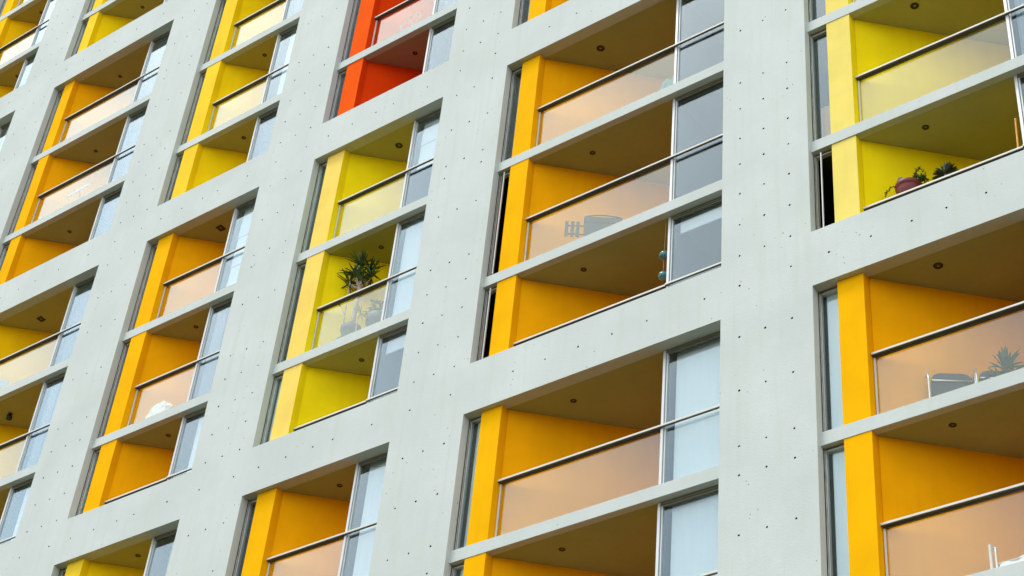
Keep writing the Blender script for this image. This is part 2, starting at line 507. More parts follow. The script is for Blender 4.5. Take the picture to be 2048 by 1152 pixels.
# ---- facade: one sheet pierced by openings and tie holes
def facade():
    X0, X1, Z0, Z1 = -27.0, 14.2, -28.69, 28.13
    xs = {X0, X1}; zs = {Z0, Z1}
    openings = []
    for b, (x0, W, mo, pa, pb) in BAY.items():
        xs |= {x0, x0 + W}
        for gt in GROUPS[b]:
            openings.append((x0, x0 + W, gt - 9 + PAR, gt))
            zs |= {gt, gt - 9 + PAR}
    holes = []
    rowsA = (0.587, -0.175, -1.215, -2.27, -3.67, -5.07, -5.69, -6.39, -7.10, -7.79)
    rowsB = (0.565, -0.50, -1.56, -2.61, -3.14, -4.19, -5.25, -6.3, -7.0, -7.7)
    r = random.Random(3)
    names = list('ZABCDE')
    lefts = [BAY[b][0] for b in names] + [BAY['E'][0] + 4.8 + 1.7]
    for pi, lx in enumerate(lefts):
        for gt in (18, 9, 0, -9, -18):
            rows = rowsA if gt >= 0 else rowsB
            for ri, rz in enumerate(rows):
                for ci, dx in enumerate((-1.33, -0.857, -0.375)):
                    if ri == 0 and ci == 1:
                        continue
                    holes.append((lx + dx, gt + rz))
            if pi in (4,) or (pi + gt // 9) % 3 == 0:
                holes += [(lx - 1.33, gt - 2.61), (lx - 0.375, gt - 2.61)]
            if pi == 5 and gt == 0:
                holes += [(lx + dx, gt - 4.33) for dx in (-1.33, -0.857, -0.375)]
    for b, (x0, W, mo, pa, pb) in BAY.items():
        offs = (1.04, 1.74, 2.445, 3.15, 3.86, 5.0) if b == 'D' else ((.31, 1.05, 1.75, 2.33, 2.98, 3.9) if b == 'E' else
               ((.30, 1.02, 1.72, 2.23, 3.2) if W < 4 else (.3, 1.05, 1.75, 2.4, 3.3, 4.4)))
        for gt in (18, 9, 0, -9, -18):
            for o_ in offs:
                holes.append((x0 + o_, gt + (0.587 if gt >= 0 else 0.565)))
    hc = 0.045
    for hx, hz in holes:
        xs |= {round(hx - hc, 4), round(hx + hc, 4)}
        zs |= {round(hz - hc, 4), round(hz + hc, 4)}
    def uniq(s):
        s = sorted(s); o = [s[0]]
        for a in s[1:]:
            if a - o[-1] > 0.0009: o.append(a)
        return o
    xs = uniq(xs); zs = uniq(zs)
    hs = set()
    import bisect
    hm = {}
    for hx, hz in holes:
        i = bisect.bisect(xs, hx) - 1; j = bisect.bisect(zs, hz) - 1
        if xs[i + 1] - xs[i] < 0.1 and zs[j + 1] - zs[j] < 0.1:
            hm[(i, j)] = 1
    mb = MB()
    for i in range(len(xs) - 1):
        xa, xb = xs[i], xs[i + 1]; xm = (xa + xb) / 2
        ops = [o for o in openings if o[0] < xm < o[1]]
        run = None
        for j in range(len(zs) - 1):
            za, zb = zs[j], zs[j + 1]; zm = (za + zb) / 2
            solid = not any(o[2] < zm < o[3] for o in ops)
            if solid and (i, j) not in hm:
                if run is None: run = za
                end = zb
            if (not solid or (i, j) in hm or j == len(zs) - 2) and run is not None:
                mb.face([(xa, 0, run), (xb, 0, run), (xb, 0, end), (xa, 0, end)], CONC)
                run = None
            if solid and (i, j) in hm:
                cx, cz = xm, zm
                rr = 0.0195 * r.uniform(0.85, 1.15)
                oc = []
                for k in range(8):
                    th = math.radians(-135 + 22.5 + 45 * k - 45 + 22.5 + 22.5)
                    oc.append((cx + rr * math.cos(th), cz + rr * math.sin(th)))
                co = [(xa, za), (xb, za), (xb, zb), (xa, zb)]
                # order octagon points so that oc[2i],oc[2i+1] face side i
                oc = []
                for k, (a0) in enumerate((-112.5, -67.5, -22.5, 22.5, 67.5, 112.5, 157.5, 202.5)):
                    th = math.radians(a0)
                    oc.append((cx + rr * math.cos(th), cz + rr * math.sin(th)))
                V = [(x, 0, z) for x, z in co] + [(x, 0, z) for x, z in oc] + [(x, 0.035, z) for x, z in oc]
                F = []
                for k in range(4):
                    F.append((k, (k + 1) % 4, 4 + 2 * k + 1, 4 + 2 * k))
                    F.append(((k + 1) % 4, 4 + (2 * k + 2) % 8, 4 + 2 * k + 1))
                mb.raw(V, F, CONC)
                mb.raw(V, [(4 + k, 4 + (k + 1) % 8, 12 + (k + 1) % 8, 12 + k) for k in range(8)] + [tuple(range(12, 20))], HOLE)
    # reveals, soffits and parapet tops
    for xa, xb, za, zb in openings:
        for x in (xa, xb):
            mb.face([(x, 0, za), (x, 0.32, za), (x, 0.32, zb), (x, 0, zb)], CONC)
            mb.face([(x, 0.12, za), (x, 0.31, za), (x, 0.31, za - 0.9), (x, 0.12, za - 0.9)], CONC)
        mb.face([(xa, 0, zb), (xb, 0, zb), (xb, 0.25, zb), (xa, 0.25, zb)], CONC)
        mb.face([(xa, 0, za), (xb, 0, za), (xb, 0.12, za), (xa, 0.12, za)], CONC)
        mb.face([(xa, 0.12, za), (xb, 0.12, za), (xb, 0.12, za - 0.88), (xa, 0.12, za - 0.88)], CONC)
    # flanks, back and roof
    mb.face([(X0, 0, Z0), (X0, 8, Z0), (X0, 8, Z1), (X0, 0, Z1)], CONC)
    mb.face([(X1, 0, Z0), (X1, 8, Z0), (X1, 8, Z1), (X1, 0, Z1)], CONC)
    mb.face([(X0, 8, Z0), (X1, 8, Z0), (X1, 8, Z1), (X0, 8, Z1)], CONC)
    mb.face([(X0, 0, Z1), (X1, 0, Z1), (X1, 8, Z1), (X0, 8, Z1)], CONC)
    return bpart(mb, "wall")
facade()

# ------------------------------------------------------------------ one storey of one bay
VIS = {'Z': (15, 12, 9), 'A': (15, 12, 9, 6, 3, 0, -3, -6), 'B': (9, 6, 3, 0, -3, -6, -9),
       'C': (6, 3, 0, -3, -6, -9), 'D': (3, 0, -3, -6, -9, -12), 'E': (0, -3, -6, -9, -12)}

def slab(b, zc, grouptop):
    x0, W, mo, pa, pb = BAY[b]
    mb = MB()
    if not grouptop:
        mb.box(x0 - 0.02, x0 + W + 0.02, 0.10, 0.25, zc, zc + SLAB, CONC, 0.004)
    mb.box(x0 + 0.002, x0 + W - 0.002, 0.251, 4.4, zc + 0.021, zc + SLAB - 0.004, CONC)
    return bpart(mb, "floor_slab")

def storey(b, zc):
    x0, W, mo, pa, pb = BAY[b]
    gt = group_of(zc)
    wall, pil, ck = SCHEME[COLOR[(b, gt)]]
    zf = zc - H + SLAB
    last = (gt - zc) == 6
    jit = random.Random(hash((b, zc)) & 0xffff if False else ord(b) * 131 + zc + 50)
    ms = x0 + mo
    wx, wy = x0 + pb + 0.02, 0.285
    ye = wy + (mo - pb - 0.02) * 1.0
    # balcony shell
    s = MB()
    t = 0.10
    s.prism([(wx, wy), (ms, ye), (ms, ye + t * 1.41), (wx - 0.06, wy + 0.08)], zf, zc, wall)
    s.box(ms + 0.004, ms + 0.055, 0.30, ye + 0.05, zf, zc, wall)
    bal = bpart(s, "balcony")
    tag(bal, "%s-painted balcony recess" % {'orange': 'orange', 'gold': 'golden yellow', 'yellow': 'yellow', 'lemon': 'yellow',
              'canary': 'pale yellow', 'red': 'red'}[COLOR[(b, gt)]])
    c = MB()
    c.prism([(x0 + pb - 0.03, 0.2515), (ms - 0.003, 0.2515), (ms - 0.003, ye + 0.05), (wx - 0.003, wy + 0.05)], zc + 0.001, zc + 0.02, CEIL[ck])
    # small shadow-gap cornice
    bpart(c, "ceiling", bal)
    f = MB()
    f.prism([(x0 + pb + 0.01, 0.26 if not last else 0.125), (ms - 0.002, 0.26 if not last else 0.125), (ms - 0.002, ye), (wx, wy)], zf - 0.003, zf + 0.012, FLOOR)
    bpart(f, "floor", bal)
    p = MB()
    pf = 0.112 if not last else 0.1225
    y1, y2 = 0.113, 0.30
    xa, xb = x0 + pa, x0 + pb
    zb = zf if not last else zf
    if last:
        y1 = 0.122
    V = [(xa, y1, zb), (xb, y1, zb), (xb + 0.012, y2, zb), (xa, y2, zb),
         (xa, y1, zc - 0.001), (xb, y1, zc - 0.001), (xb + 0.012, y2, zc - 0.001), (xa, y2, zc - 0.001)]
    p.raw(V, [(0, 1, 5, 4)], pil)  # front face has its own tone; the other faces take the wall colour
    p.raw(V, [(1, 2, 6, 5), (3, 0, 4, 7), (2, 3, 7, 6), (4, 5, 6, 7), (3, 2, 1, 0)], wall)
    bpart(p, "pilaster", bal)
    # handrail across the whole width
    drop = 0.02 if last else 0.0
    ry = 0.222 if last else 0.195
    if (b, gt) in (('B', 9), ('A', 9), ('C', 9), ('Z', 9), ('A', 18)) and last:
        drop = 0.15
    zr = zc - 1.53 - drop
    h = MB()
    h.box(x0 + pb + 0.013, ms - 0.001, ry, ry + 0.105, zr - 0.038, zr, RAIL, 0.004)
    h.box(ms - 0.0005, x0 + W - 0.004, ry - (0.02 if last else 0), 0.2385, zr - 0.038, zr, RAIL, 0.004)
    h.box(x0 + pb + 0.018, ms - 0.002, 0.262, 0.292, zr - 0.062, zr - 0.0450, UNDER)
    h.box(x0 + pb + 0.016, ms - 0.002, ry + 0.006, ry + 0.099, zr - 0.0445, zr - 0.0385, UNDER)  # dark plate carrying the shade of the rail's underside
    h.box(ms - 0.0015, x0 + W - 0.005, ry + (0.006 if not last else -0.014), 0.2375, zr - 0.0445, zr - 0.0385, UNDER)
    h.box(x0 + pb + 0.020, x0 + pb + 0.050, 0.258, 0.292, zf + 0.002, zr - 0.0625, RAIL, 0.003)
    bpart(h, "handrail", bal)
    q = MB()
    q.box(x0 + pb + 0.062, ms - 0.006, 0.272, 0.282, (zf + 0.014) if not last else zf + 0.03, zr - 0.063, BALUS)
    bpart(q, "glass_panel", bal)
    # windows
    def frame(xl, xr, mat, name, w=0.05, yf=0.240, yb=0.305, mull=None, head=0.05, label=None, leftw=None):
        fr = MB()
        lw = leftw or w
        fr.box(xl, xl + lw, yf, yb, zf + 0.005, zc - 0.002, mat, 0.003)
        fr.box(xr - w, xr, yf, yb, zf + 0.005, zc - 0.002, mat, 0.003)
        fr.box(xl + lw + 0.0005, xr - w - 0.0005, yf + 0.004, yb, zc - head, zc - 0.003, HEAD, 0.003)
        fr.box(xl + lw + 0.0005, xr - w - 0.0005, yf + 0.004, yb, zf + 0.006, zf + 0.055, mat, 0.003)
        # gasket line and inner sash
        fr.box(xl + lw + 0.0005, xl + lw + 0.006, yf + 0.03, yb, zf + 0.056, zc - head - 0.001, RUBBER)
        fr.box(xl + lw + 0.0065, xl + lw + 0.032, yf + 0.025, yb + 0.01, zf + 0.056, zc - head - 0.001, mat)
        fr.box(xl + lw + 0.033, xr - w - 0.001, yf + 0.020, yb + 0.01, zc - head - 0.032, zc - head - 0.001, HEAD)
        o = bpart(fr, name)
        if label: o['label'] = label
        pn = MB()
        pn.box(xl + lw + 0.030, xr - w + 0.004, 0.286, 0.294, zf + 0.056, zc - head - 0.03, PANE)
        bpart(pn, "pane", o)
        return o
    frame(ms, x0 + W, ALU, "window", 0.045, leftw=0.05)
    o = None
    opened = (b, zc) in (('E', -6), ('D', -6), ('D', -3))
    fr = MB()
    xl, xr = x0 + 0.001, x0 + pa + 0.06
    fr.box(xl, xl + 0.010, 0.172, 0.186, zf + 0.005, zc - 0.002, RUBBER)
    fr.box(xl, xl + 0.016, 0.1865, 0.212, zf + 0.005, zc - 0.002, ALU_OLD, 0.003)
    fr.box(xl, xl + 0.013, 0.2125, 0.219, zf + 0.005, zc - 0.002, RUBBER)
    fr.box(xl, xl + 0.024, 0.2195, 0.30, zf + 0.005, zc - 0.002, ALU, 0.003)
    fr.box(xl + 0.0245, xr, 0.19, 0.30, zc - 0.022, zc - 0.003, HEAD, 0.003)
    fr.box(xl + 0.0245, xr, 0.215, 0.30, zc - 0.050, zc - 0.0225, ALU, 0.003)
    fr.box(xl + 0.0245, xr, 0.19, 0.30, zf + 0.005, zf + 0.04, ALU, 0.003)
    if opened:
        fr.box(xl + 0.15, xl + 0.170, 0.130, 0.160, zf + 0.06, zc - 0.05, ALU, 0.003)
    o = bpart(fr, "side_window")
    pn = MB()
    if opened:      # sash slid back behind the pilaster
        pn.box(xr + 0.0, xr + 0.28, 0.310, 0.316, zf + 0.055, zc - 0.078, PANE)
    else:
        pn.box(xl + 0.0245, xr - 0.002, 0.240, 0.248, zf + 0.041, zc - 0.051, PANE)
    bpart(pn, "pane", o)
    # rooms behind the windows (closed shells with an opening at the window)
    def room(poly, openseg, mat, z0=None):
        r_ = MB()
        z0 = zf + 0.004; z1 = zc - 0.004
        n = len(poly)
        for i in range(n):
            if i == openseg: continue
            a, c_ = poly[i], poly[(i + 1) % n]
            r_.face([(a[0], a[1], z0), (c_[0], c_[1], z0), (c_[0], c_[1], z1), (a[0], a[1], z1)], mat)
        r_.face([(x, y, z1) for x, y in poly], mat)
        r_.face([(x, y, z0) for x, y in poly], FLOOR)
        bpart(r_, "room")
    xw = x0 + W
    if (b, zc) in (('D', 0), ('D', -3), ('C', 0), ('C', 3), ('C', -6)):
        r_ = MB()
        for dx in (0.55, 0.68):
            r_.box(ms + dx, ms + dx + 0.05, 1.35, 1.40, zf + 0.02, zf + 2.15, ALU, 0.004)
        r_.box(ms + 0.55, ms + 1.5, 1.35, 1.40, zf + 2.151, zf + 2.21, ALU, 0.004)
        bpart(r_, "door_frame")
    ext = 0.8 if b != 'E' else 0.8
    room([(ms + 0.06, 0.316), (xw, 0.316), (xw + ext, 0.316), (xw + ext, 3.9), (ms + 0.06, 3.9)], 0, ROOM)
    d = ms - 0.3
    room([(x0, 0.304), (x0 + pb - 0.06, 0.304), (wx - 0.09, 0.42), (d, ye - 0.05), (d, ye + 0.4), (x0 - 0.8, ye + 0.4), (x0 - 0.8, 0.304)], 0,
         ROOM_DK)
    return bal

for b in 'ZABCDE':
    for gt in GROUPS[b]:
        for k in range(3):
            zc = gt - 3 * k
            slab(b, zc, k == 0)
            storey(b, zc)

# ------------------------------------------------------------------ curtains and blinds hanging behind the panes
def pleat(mb, xa, xb, y, z0, z1, mat, amp=0.012, per=0.14, ph=0.0):
    n = max(6, int((xb - xa) / 0.02))
    V = []; F = []
    for i in range(n + 1):
        x = xa + (xb - xa) * i / n
        for k, z in enumerate((z0, (z0 + z1) / 2, z1)):
            yy = y + amp * (1.2 - 0.4 * k) * math.sin(2 * math.pi * x / per + ph + 0.5 * math.sin(3 * x))
            V.append((x, yy, z))
    for i in range(n):
        for k in range(2):
            F.append((i * 3 + k, (i + 1) * 3 + k, (i + 1) * 3 + k + 1, i * 3 + k + 1))
    nv = len(V)
    V += [(x, y_ + 0.004, z) for x, y_, z in V]
    F += [tuple(nv + i for i in f[::-1]) for f in F]
    mb.raw(V, F, mat)

def flatblind(mb, xa, xb, y, z0, z1, mat, slats=0):
    if slats:
        n = slats
        h_ = (z1 - z0) / n
        for i in range(n):
            mb.box(xa, xb, y + (0.012 if i % 2 else 0.0), y + 0.02 + (0.012 if i % 2 else 0.0), z0 + h_ * i + 0.004, z0 + h_ * (i + 1) - 0.004, mat, 0.003)
    else:
        mb.box(xa, xb, y, y + 0.004, z0, z1, mat)
    mb.box(xa, xb, y - 0.008, y + 0.018, z0 - 0.03, z0, mat, 0.004)

RT = {  # right-hand windows: (kind, start offset from mullion, bottom fraction, material, slats)
    ('Z', 15): ('sheer', .09, 1, SHEER), ('Z', 12): ('sheer', .12, 1, SHEER), ('Z', 9): ('flat', .12, 1, BLIND),
    ('A', 9): ('sheer', .12, 1, SHEER), ('A', 6): ('sheer', .16, 1, SHEER), ('A', 3): ('flat', .12, 1, SHEER),
    ('A', 0): ('sheer', .10, 1, SHEER), ('A', -3): ('sheer', .12, 1, DRAPE), ('A', -6): ('flat', .38, 1, BLIND),
    ('B', 9): ('sheer', .12, 1, SHEER), ('B', 6): ('flat', .30, 1, BLIND), ('B', 3): ('slat', .12, 1, SHEER, 6),
    ('B', 0): ('slat', .15, 1, BLIND, 6), ('B', -3): ('sheer', .12, 1, DRAPE), ('B', -6): ('flat', .34, 1, BLIND),
    ('B', -9): ('sheer', .40, 1, CREAM), ('C', 6): ('sheer', .12, 1, SHEER), ('C', 0): ('slat', .13, .52, BLIND, 4),
    ('C', -3): ('flat', .11, 1, BLIND), ('C', -6): ('flat', .11, .13, BLIND), ('C', -9): ('flat', .18, 1, BLIND),
    ('D', -6): ('flat', .13, .11, BLIND), ('D', -9): ('flat', .14, 1, BLIND), ('D', -12): ('flat', .14, 1, BLIND),
    ('E', -3): ('sheer', .10, 1, DRAPE), ('E', 0): ('sheer', .12, 1, SHEER)}
KINDTXT = {'sheer': ('curtain', 'pleated %s curtain behind glass'), 'flat': ('blind', '%s roller blind behind glass'),
           'slat': ('blind', 'banded %s blind behind glass')}
for key, spec in RT.items():
    b, zc = key
    x0, W, mo, pa, pb = BAY[b]
    zf = zc - H + SLAB
    kind, off, frac, mat = spec[:4]
    mb = MB()
    xa = x0 + mo + 0.03 + off; xb = x0 + W + 0.25
    zt = zc - 0.02; zb = zt - (H - SLAB - 0.06) * frac
    y = 0.40
    if kind == 'sheer':
        pleat(mb, xa, xb, y + 0.03, zb, zt, mat, ph=zc)
        if mat is DRAPE:
            pleat(mb, xa, xa + 0.32, y - 0.02, zb, zt, mat, 0.03, 0.10, 1.0)
    elif kind == 'slat':
        flatblind(mb, xa, xb, y, zb, zt, mat, spec[4])
    else:
        flatblind(mb, xa, xb, y, zb, zt, mat)
        mb.tube([(xa, y + 0.02, zt - 0.0), (xb, y + 0.02, zt - 0.0)], 0.018, mat, 8)
    cat, txt = KINDTXT[kind]
    colr = 'cream' if mat is CREAM else ('white' if mat in (BLIND, DRAPE) else 'pale blue')
    nm = {'curtain': 'curtain', 'blind': 'roller_blind' if kind == 'flat' else 'banded_blind'}[cat]
    o = mb.build(nm)
    tag(o, (txt % colr) + ", " + where(b, zc), cat, "curtains and blinds in the right-hand windows")

LT = {('D', -9): (.10, 1, BLIND_PALE), ('D', -12): (.10, 1, BLIND_PALE), ('E', -9): (.08, 1, BLIND_PALE), ('E', -12): (.08, 1, BLIND_PALE),
      ('C', 0): (.10, 1, BLIND_PALE), ('C', 6): (.12, 1, CREAM), ('B', -6): (.10, 1, BLIND_PALE), ('D', 0): (.22, 1, SHEER),
      ('E', -3): (.08, .36, TAN), ('C', -6): (.06, .62, BLIND_PALE), ('A', 0): (.1, 1, SHEER), ('B', -9): (.2, 1, BLIND_PALE)}
for key, (off, frac, mat) in LT.items():
    b, zc = key
    x0, W, mo, pa, pb = BAY[b]
    zf = zc - H + SLAB
    mb = MB()
    zt = zc - 0.02
    if mat is TAN:
        zb = zf + 0.02; zt = zb + 2.7 * frac
        pleat(mb, x0 + off, x0 + pb - 0.1, 0.36, zb, zt, mat, 0.015, 0.12)
    elif key == ('C', 0):
        flatblind(mb, x0 + off, x0 + pb - 0.1, 0.325, zt - 2.68, zt, mat, 9)
    else:
        mb.box(x0 + off, x0 + pb - 0.1, 0.312, 0.318, zt - 2.68 * frac, zt, mat)
    o = mb.build("curtain" if mat in (TAN, CREAM, SHEER) else "roller_blind")
    colr = {TAN: 'short tan', CREAM: 'cream', SHEER: 'pale blue'}.get(mat, 'grey-green')
    cat = 'curtain' if mat in (TAN, CREAM, SHEER) else 'blind'
    tag(o, "%s %s in narrow window, %s" % (colr, cat, where(b, zc)), cat, "curtains and blinds in the narrow windows")

# ------------------------------------------------------------------ ceiling lamps
LX = {'Z': (1.91, .60), 'A': (2.03, .735), 'B': (1.915, .595), 'C': (1.938, .665), 'D': (1.94, .645), 'E': (1.88, .556)}
SQ = {('B', 0), ('A', 0)}
proto = None
def make_round():
    r = empty("ceiling_light")
    a = MB()
    a.lathe([(0.048, 0.0), (0.052, -0.006), (0.080, -0.010), (0.086, -0.004), (0.086, 0.002)], (0, 0, 0), DKMETAL, 28)
    a.build("lamp_ring", r, True)
    c = MB()
    c.lathe([(0.049, -0.004), (0.044, -0.001), (0.030, -0.0005)], (0, 0, 0), DKMETAL, 24)
    c.build("reflector", r, True)
    d = MB()
    d.lathe([(0.0, -0.010), (0.018, -0.009), (0.028, -0.005), (0.030, 0.0)], (0, 0, 0), LAMPG, 20)
    d.build("bulb", r, True)
    return r
def make_square():
    r = empty("ceiling_light")
    a = MB(); s = 0.095
    for (xa, xb, ya, yb) in ((-s, s, -s, -s + .03), (-s, s, s - .03, s), (-s, -s + .03, -s + .0305, s - .0305), (s - .03, s, -s + .0305, s - .0305)):
        a.box(xa, xb, ya, yb, -0.014, 0.0, DKMETAL, 0.002)
    a.build("lamp_frame", r)
    d = MB(); d.box(-s + .031, s - .031, -s + .031, s - .031, -0.006, 0.0, DKMETAL)
    d.build("lamp_plate", r)
    e = MB(); e.lathe([(0.0, -0.016), (0.02, -0.014), (0.03, -0.006)], (0, 0, 0), LAMPG, 16)
    e.build("bulb", r, True)
    return r
def make_spot():
    r = empty("ceiling_light")
    a = MB(); a.lathe([(0.0, 0.0), (0.06, 0.0), (0.06, -0.03), (0.02, -0.035), (0.0, -0.035)], (0, 0, 0), DKMETAL, 20)
    a.build("lamp_base", r, True)
    b_ = MB(); b_.lathe([(0.02, -0.036), (0.075, -0.07), (0.08, -0.16), (0.06, -0.17), (0.0, -0.15)], (0, 0, 0), DKMETAL, 20)
    b_.build("lamp_shade", r, True)
    return r
def copy_tree(o, parent=None):
    c = o.copy(); col.objects.link(c); c.parent = parent
    for ch in list(o.children):
        copy_tree(ch, c)
    return c
protos = {}
for b in 'ZABCDE':
    for zc in VIS[b]:
        if (b, zc) in (('Z', 9), ('A', 15), ('A', -6), ('B', 9), ('D', 3), ('E', 0), ('B', 9)):
            continue
        kind = 'square' if (b, zc) in SQ else ('spot' if (b, zc) == ('A', -3) else 'round')
        if kind in protos:
            o = copy_tree(protos[kind])
        else:
            o = protos[kind] = {'round': make_round, 'square': make_square, 'spot': make_spot}[kind]()
        x0 = BAY[b][0]
        o.location = (x0 + LX[b][0], LX[b][1], zc - 0.0005)
        sc_ = {('D', 0): 1.0, ('C', 0): 1.0, ('E', -9): 0.9, ('E', -3): 0.9, ('E', -6): 0.7}.get((b, zc), 0.68 if kind == 'round' else 0.95)
        o.scale = (sc_, sc_, sc_)
        txt = {'round': 'dark round downlight on ceiling', 'square': 'dark square downlight on ceiling', 'spot': 'dark cup-shaped spotlight on ceiling'}[kind]
        tag(o, txt + ", " + where(b, zc), "ceiling light", "ceiling lights of the balconies")

# ------------------------------------------------------------------ balcony objects
LEAF = simple("dark_green_leaf", (0.035, 0.085, 0.022), 0.45, 0, 0.35, 12)
LEAF2 = simple("mid_green_leaf", (0.05, 0.13, 0.04), 0.5, 0, 0.35, 12)
LEAF_DK = simple("dry_dark_leaf", (0.045, 0.03, 0.022), 0.7, 0, 0.4, 14)
BARK = simple("yucca_bark", (0.42, 0.33, 0.25), 0.9, 0, 0.3, 20)
TERRA = simple("red_terracotta", (0.17, 0.022, 0.016), 0.55, 0, 0.2, 6)
POTG = simple("dark_grey_pot", (0.10, 0.13, 0.16), 0.6, 0, 0.1, 6)
SOIL = simple("soil", (0.04, 0.03, 0.02), 0.95)
STEEL = simple("brushed_steel", (0.75, 0.77, 0.78), 0.3, 0.7, 0.05)
WICK = simple("dark_woven_seat", (0.035, 0.045, 0.055), 0.7, 0, 0.3, 60)
GRILLM = simple("dark_grill_enamel", (0.03, 0.045, 0.06), 0.35, 0.2)
WOODD = simple("dark_stained_wood", (0.06, 0.055, 0.05), 0.6, 0, 0.2, 15)
BAMBOO = simple("orange_bamboo", (0.62, 0.29, 0.05), 0.45, 0, 0.15, 10)
TEAL = simple("teal_glazed_ball", (0.015, 0.16, 0.18), 0.12, 0.0, 0.5, 14)
WHITEC = simple("white_cloth", (0.80, 0.82, 0.85), 0.9, 0, 0.05, 10)
BLUEC = simple("blue_grey_fabric", (0.30, 0.40, 0.50), 0.8, 0, 0.1, 10)
TEALC = simple("teal_foliage_cloth", (0.06, 0.28, 0.30), 0.8, 0, 0.3, 20)
WHITEM = simple("white_painted_metal", (0.78, 0.78, 0.76), 0.4)
ROPE = simple("rope", (0.35, 0.28, 0.18), 0.9)
CARD = simple("black_plant_tag", (0.02, 0.02, 0.025), 0.5)
INK = simple("pale_blue_print", (0.35, 0.42, 0.60), 0.6)

def blade(mb, base, d, L, w, droop, mat, n=6, side=None):
    """a tapering folded leaf"""
    d = Vector(d).normalized(); base = Vector(base)
    sd_ = d.cross(Vector((0, 0, 1)))
    if sd_.length < 0.1: sd_ = Vector((1, 0, 0))
    sd_.normalize()
    if side: sd_ = (sd_ + Vector(side)).normalized()
    nrm = sd_.cross(d).normalized()
    V = []
    for i in range(n + 1):
        t = i / n
        p = base + d * (L * t) + Vector((0, 0, -droop * L * t * t))
        ww = w * (0.55 + 1.8 * t) * (1 - t) ** 0.9 * 1.0 if i < n else 0.0005
        ww = max(ww, 0.0006)
        V += [p - sd_ * ww, p - nrm * ww * 0.35, p + sd_ * ww]
    F = []
    for i in range(n):
        for k in range(2):
            F.append((i * 3 + k, i * 3 + k + 1, (i + 1) * 3 + k + 1, (i + 1) * 3 + k))
    mb.raw(V, F, mat)

def tuft(mb, c, up, n, L, w, droop, mat, rnd, spread=1.0):
    up = Vector(up).normalized()
    for i in range(n):
        th = rnd.uniform(0, 2 * math.pi)
        el = rnd.uniform(-0.35, 1.0)
        h = Vector((math.cos(th), math.sin(th), 0))
        d = h * spread * (1.1 - 0.75 * max(0, el)) + up * (el + 0.25)
        blade(mb, Vector(c) + h * 0.01 + up * rnd.uniform(-0.04, 0.03), d, L * rnd.uniform(0.7, 1.1), w, droop * rnd.uniform(0.2, 1.0), mat)

def pot(parent, c, r, h, mat, name="pot"):
    mb = MB()
    mb.lathe([(0.0, 0.0), (r * 0.68, 0.0), (r * 0.74, 0.02), (r * 0.90, h * 0.78), (r * 0.99, h * 0.79), (r * 1.03, h * 0.84),
              (r * 1.03, h * 0.97), (r * 0.98, h), (r * 0.90, h * 0.99), (r * 0.86, h * 0.90)], c, mat, 28)
    o = mb.build(name, parent, True)
    s = MB(); s.lathe([(0.0, h * 0.9), (r * 0.87, h * 0.9)], c, SOIL, 20)
    s.build("soil", parent)
    return o

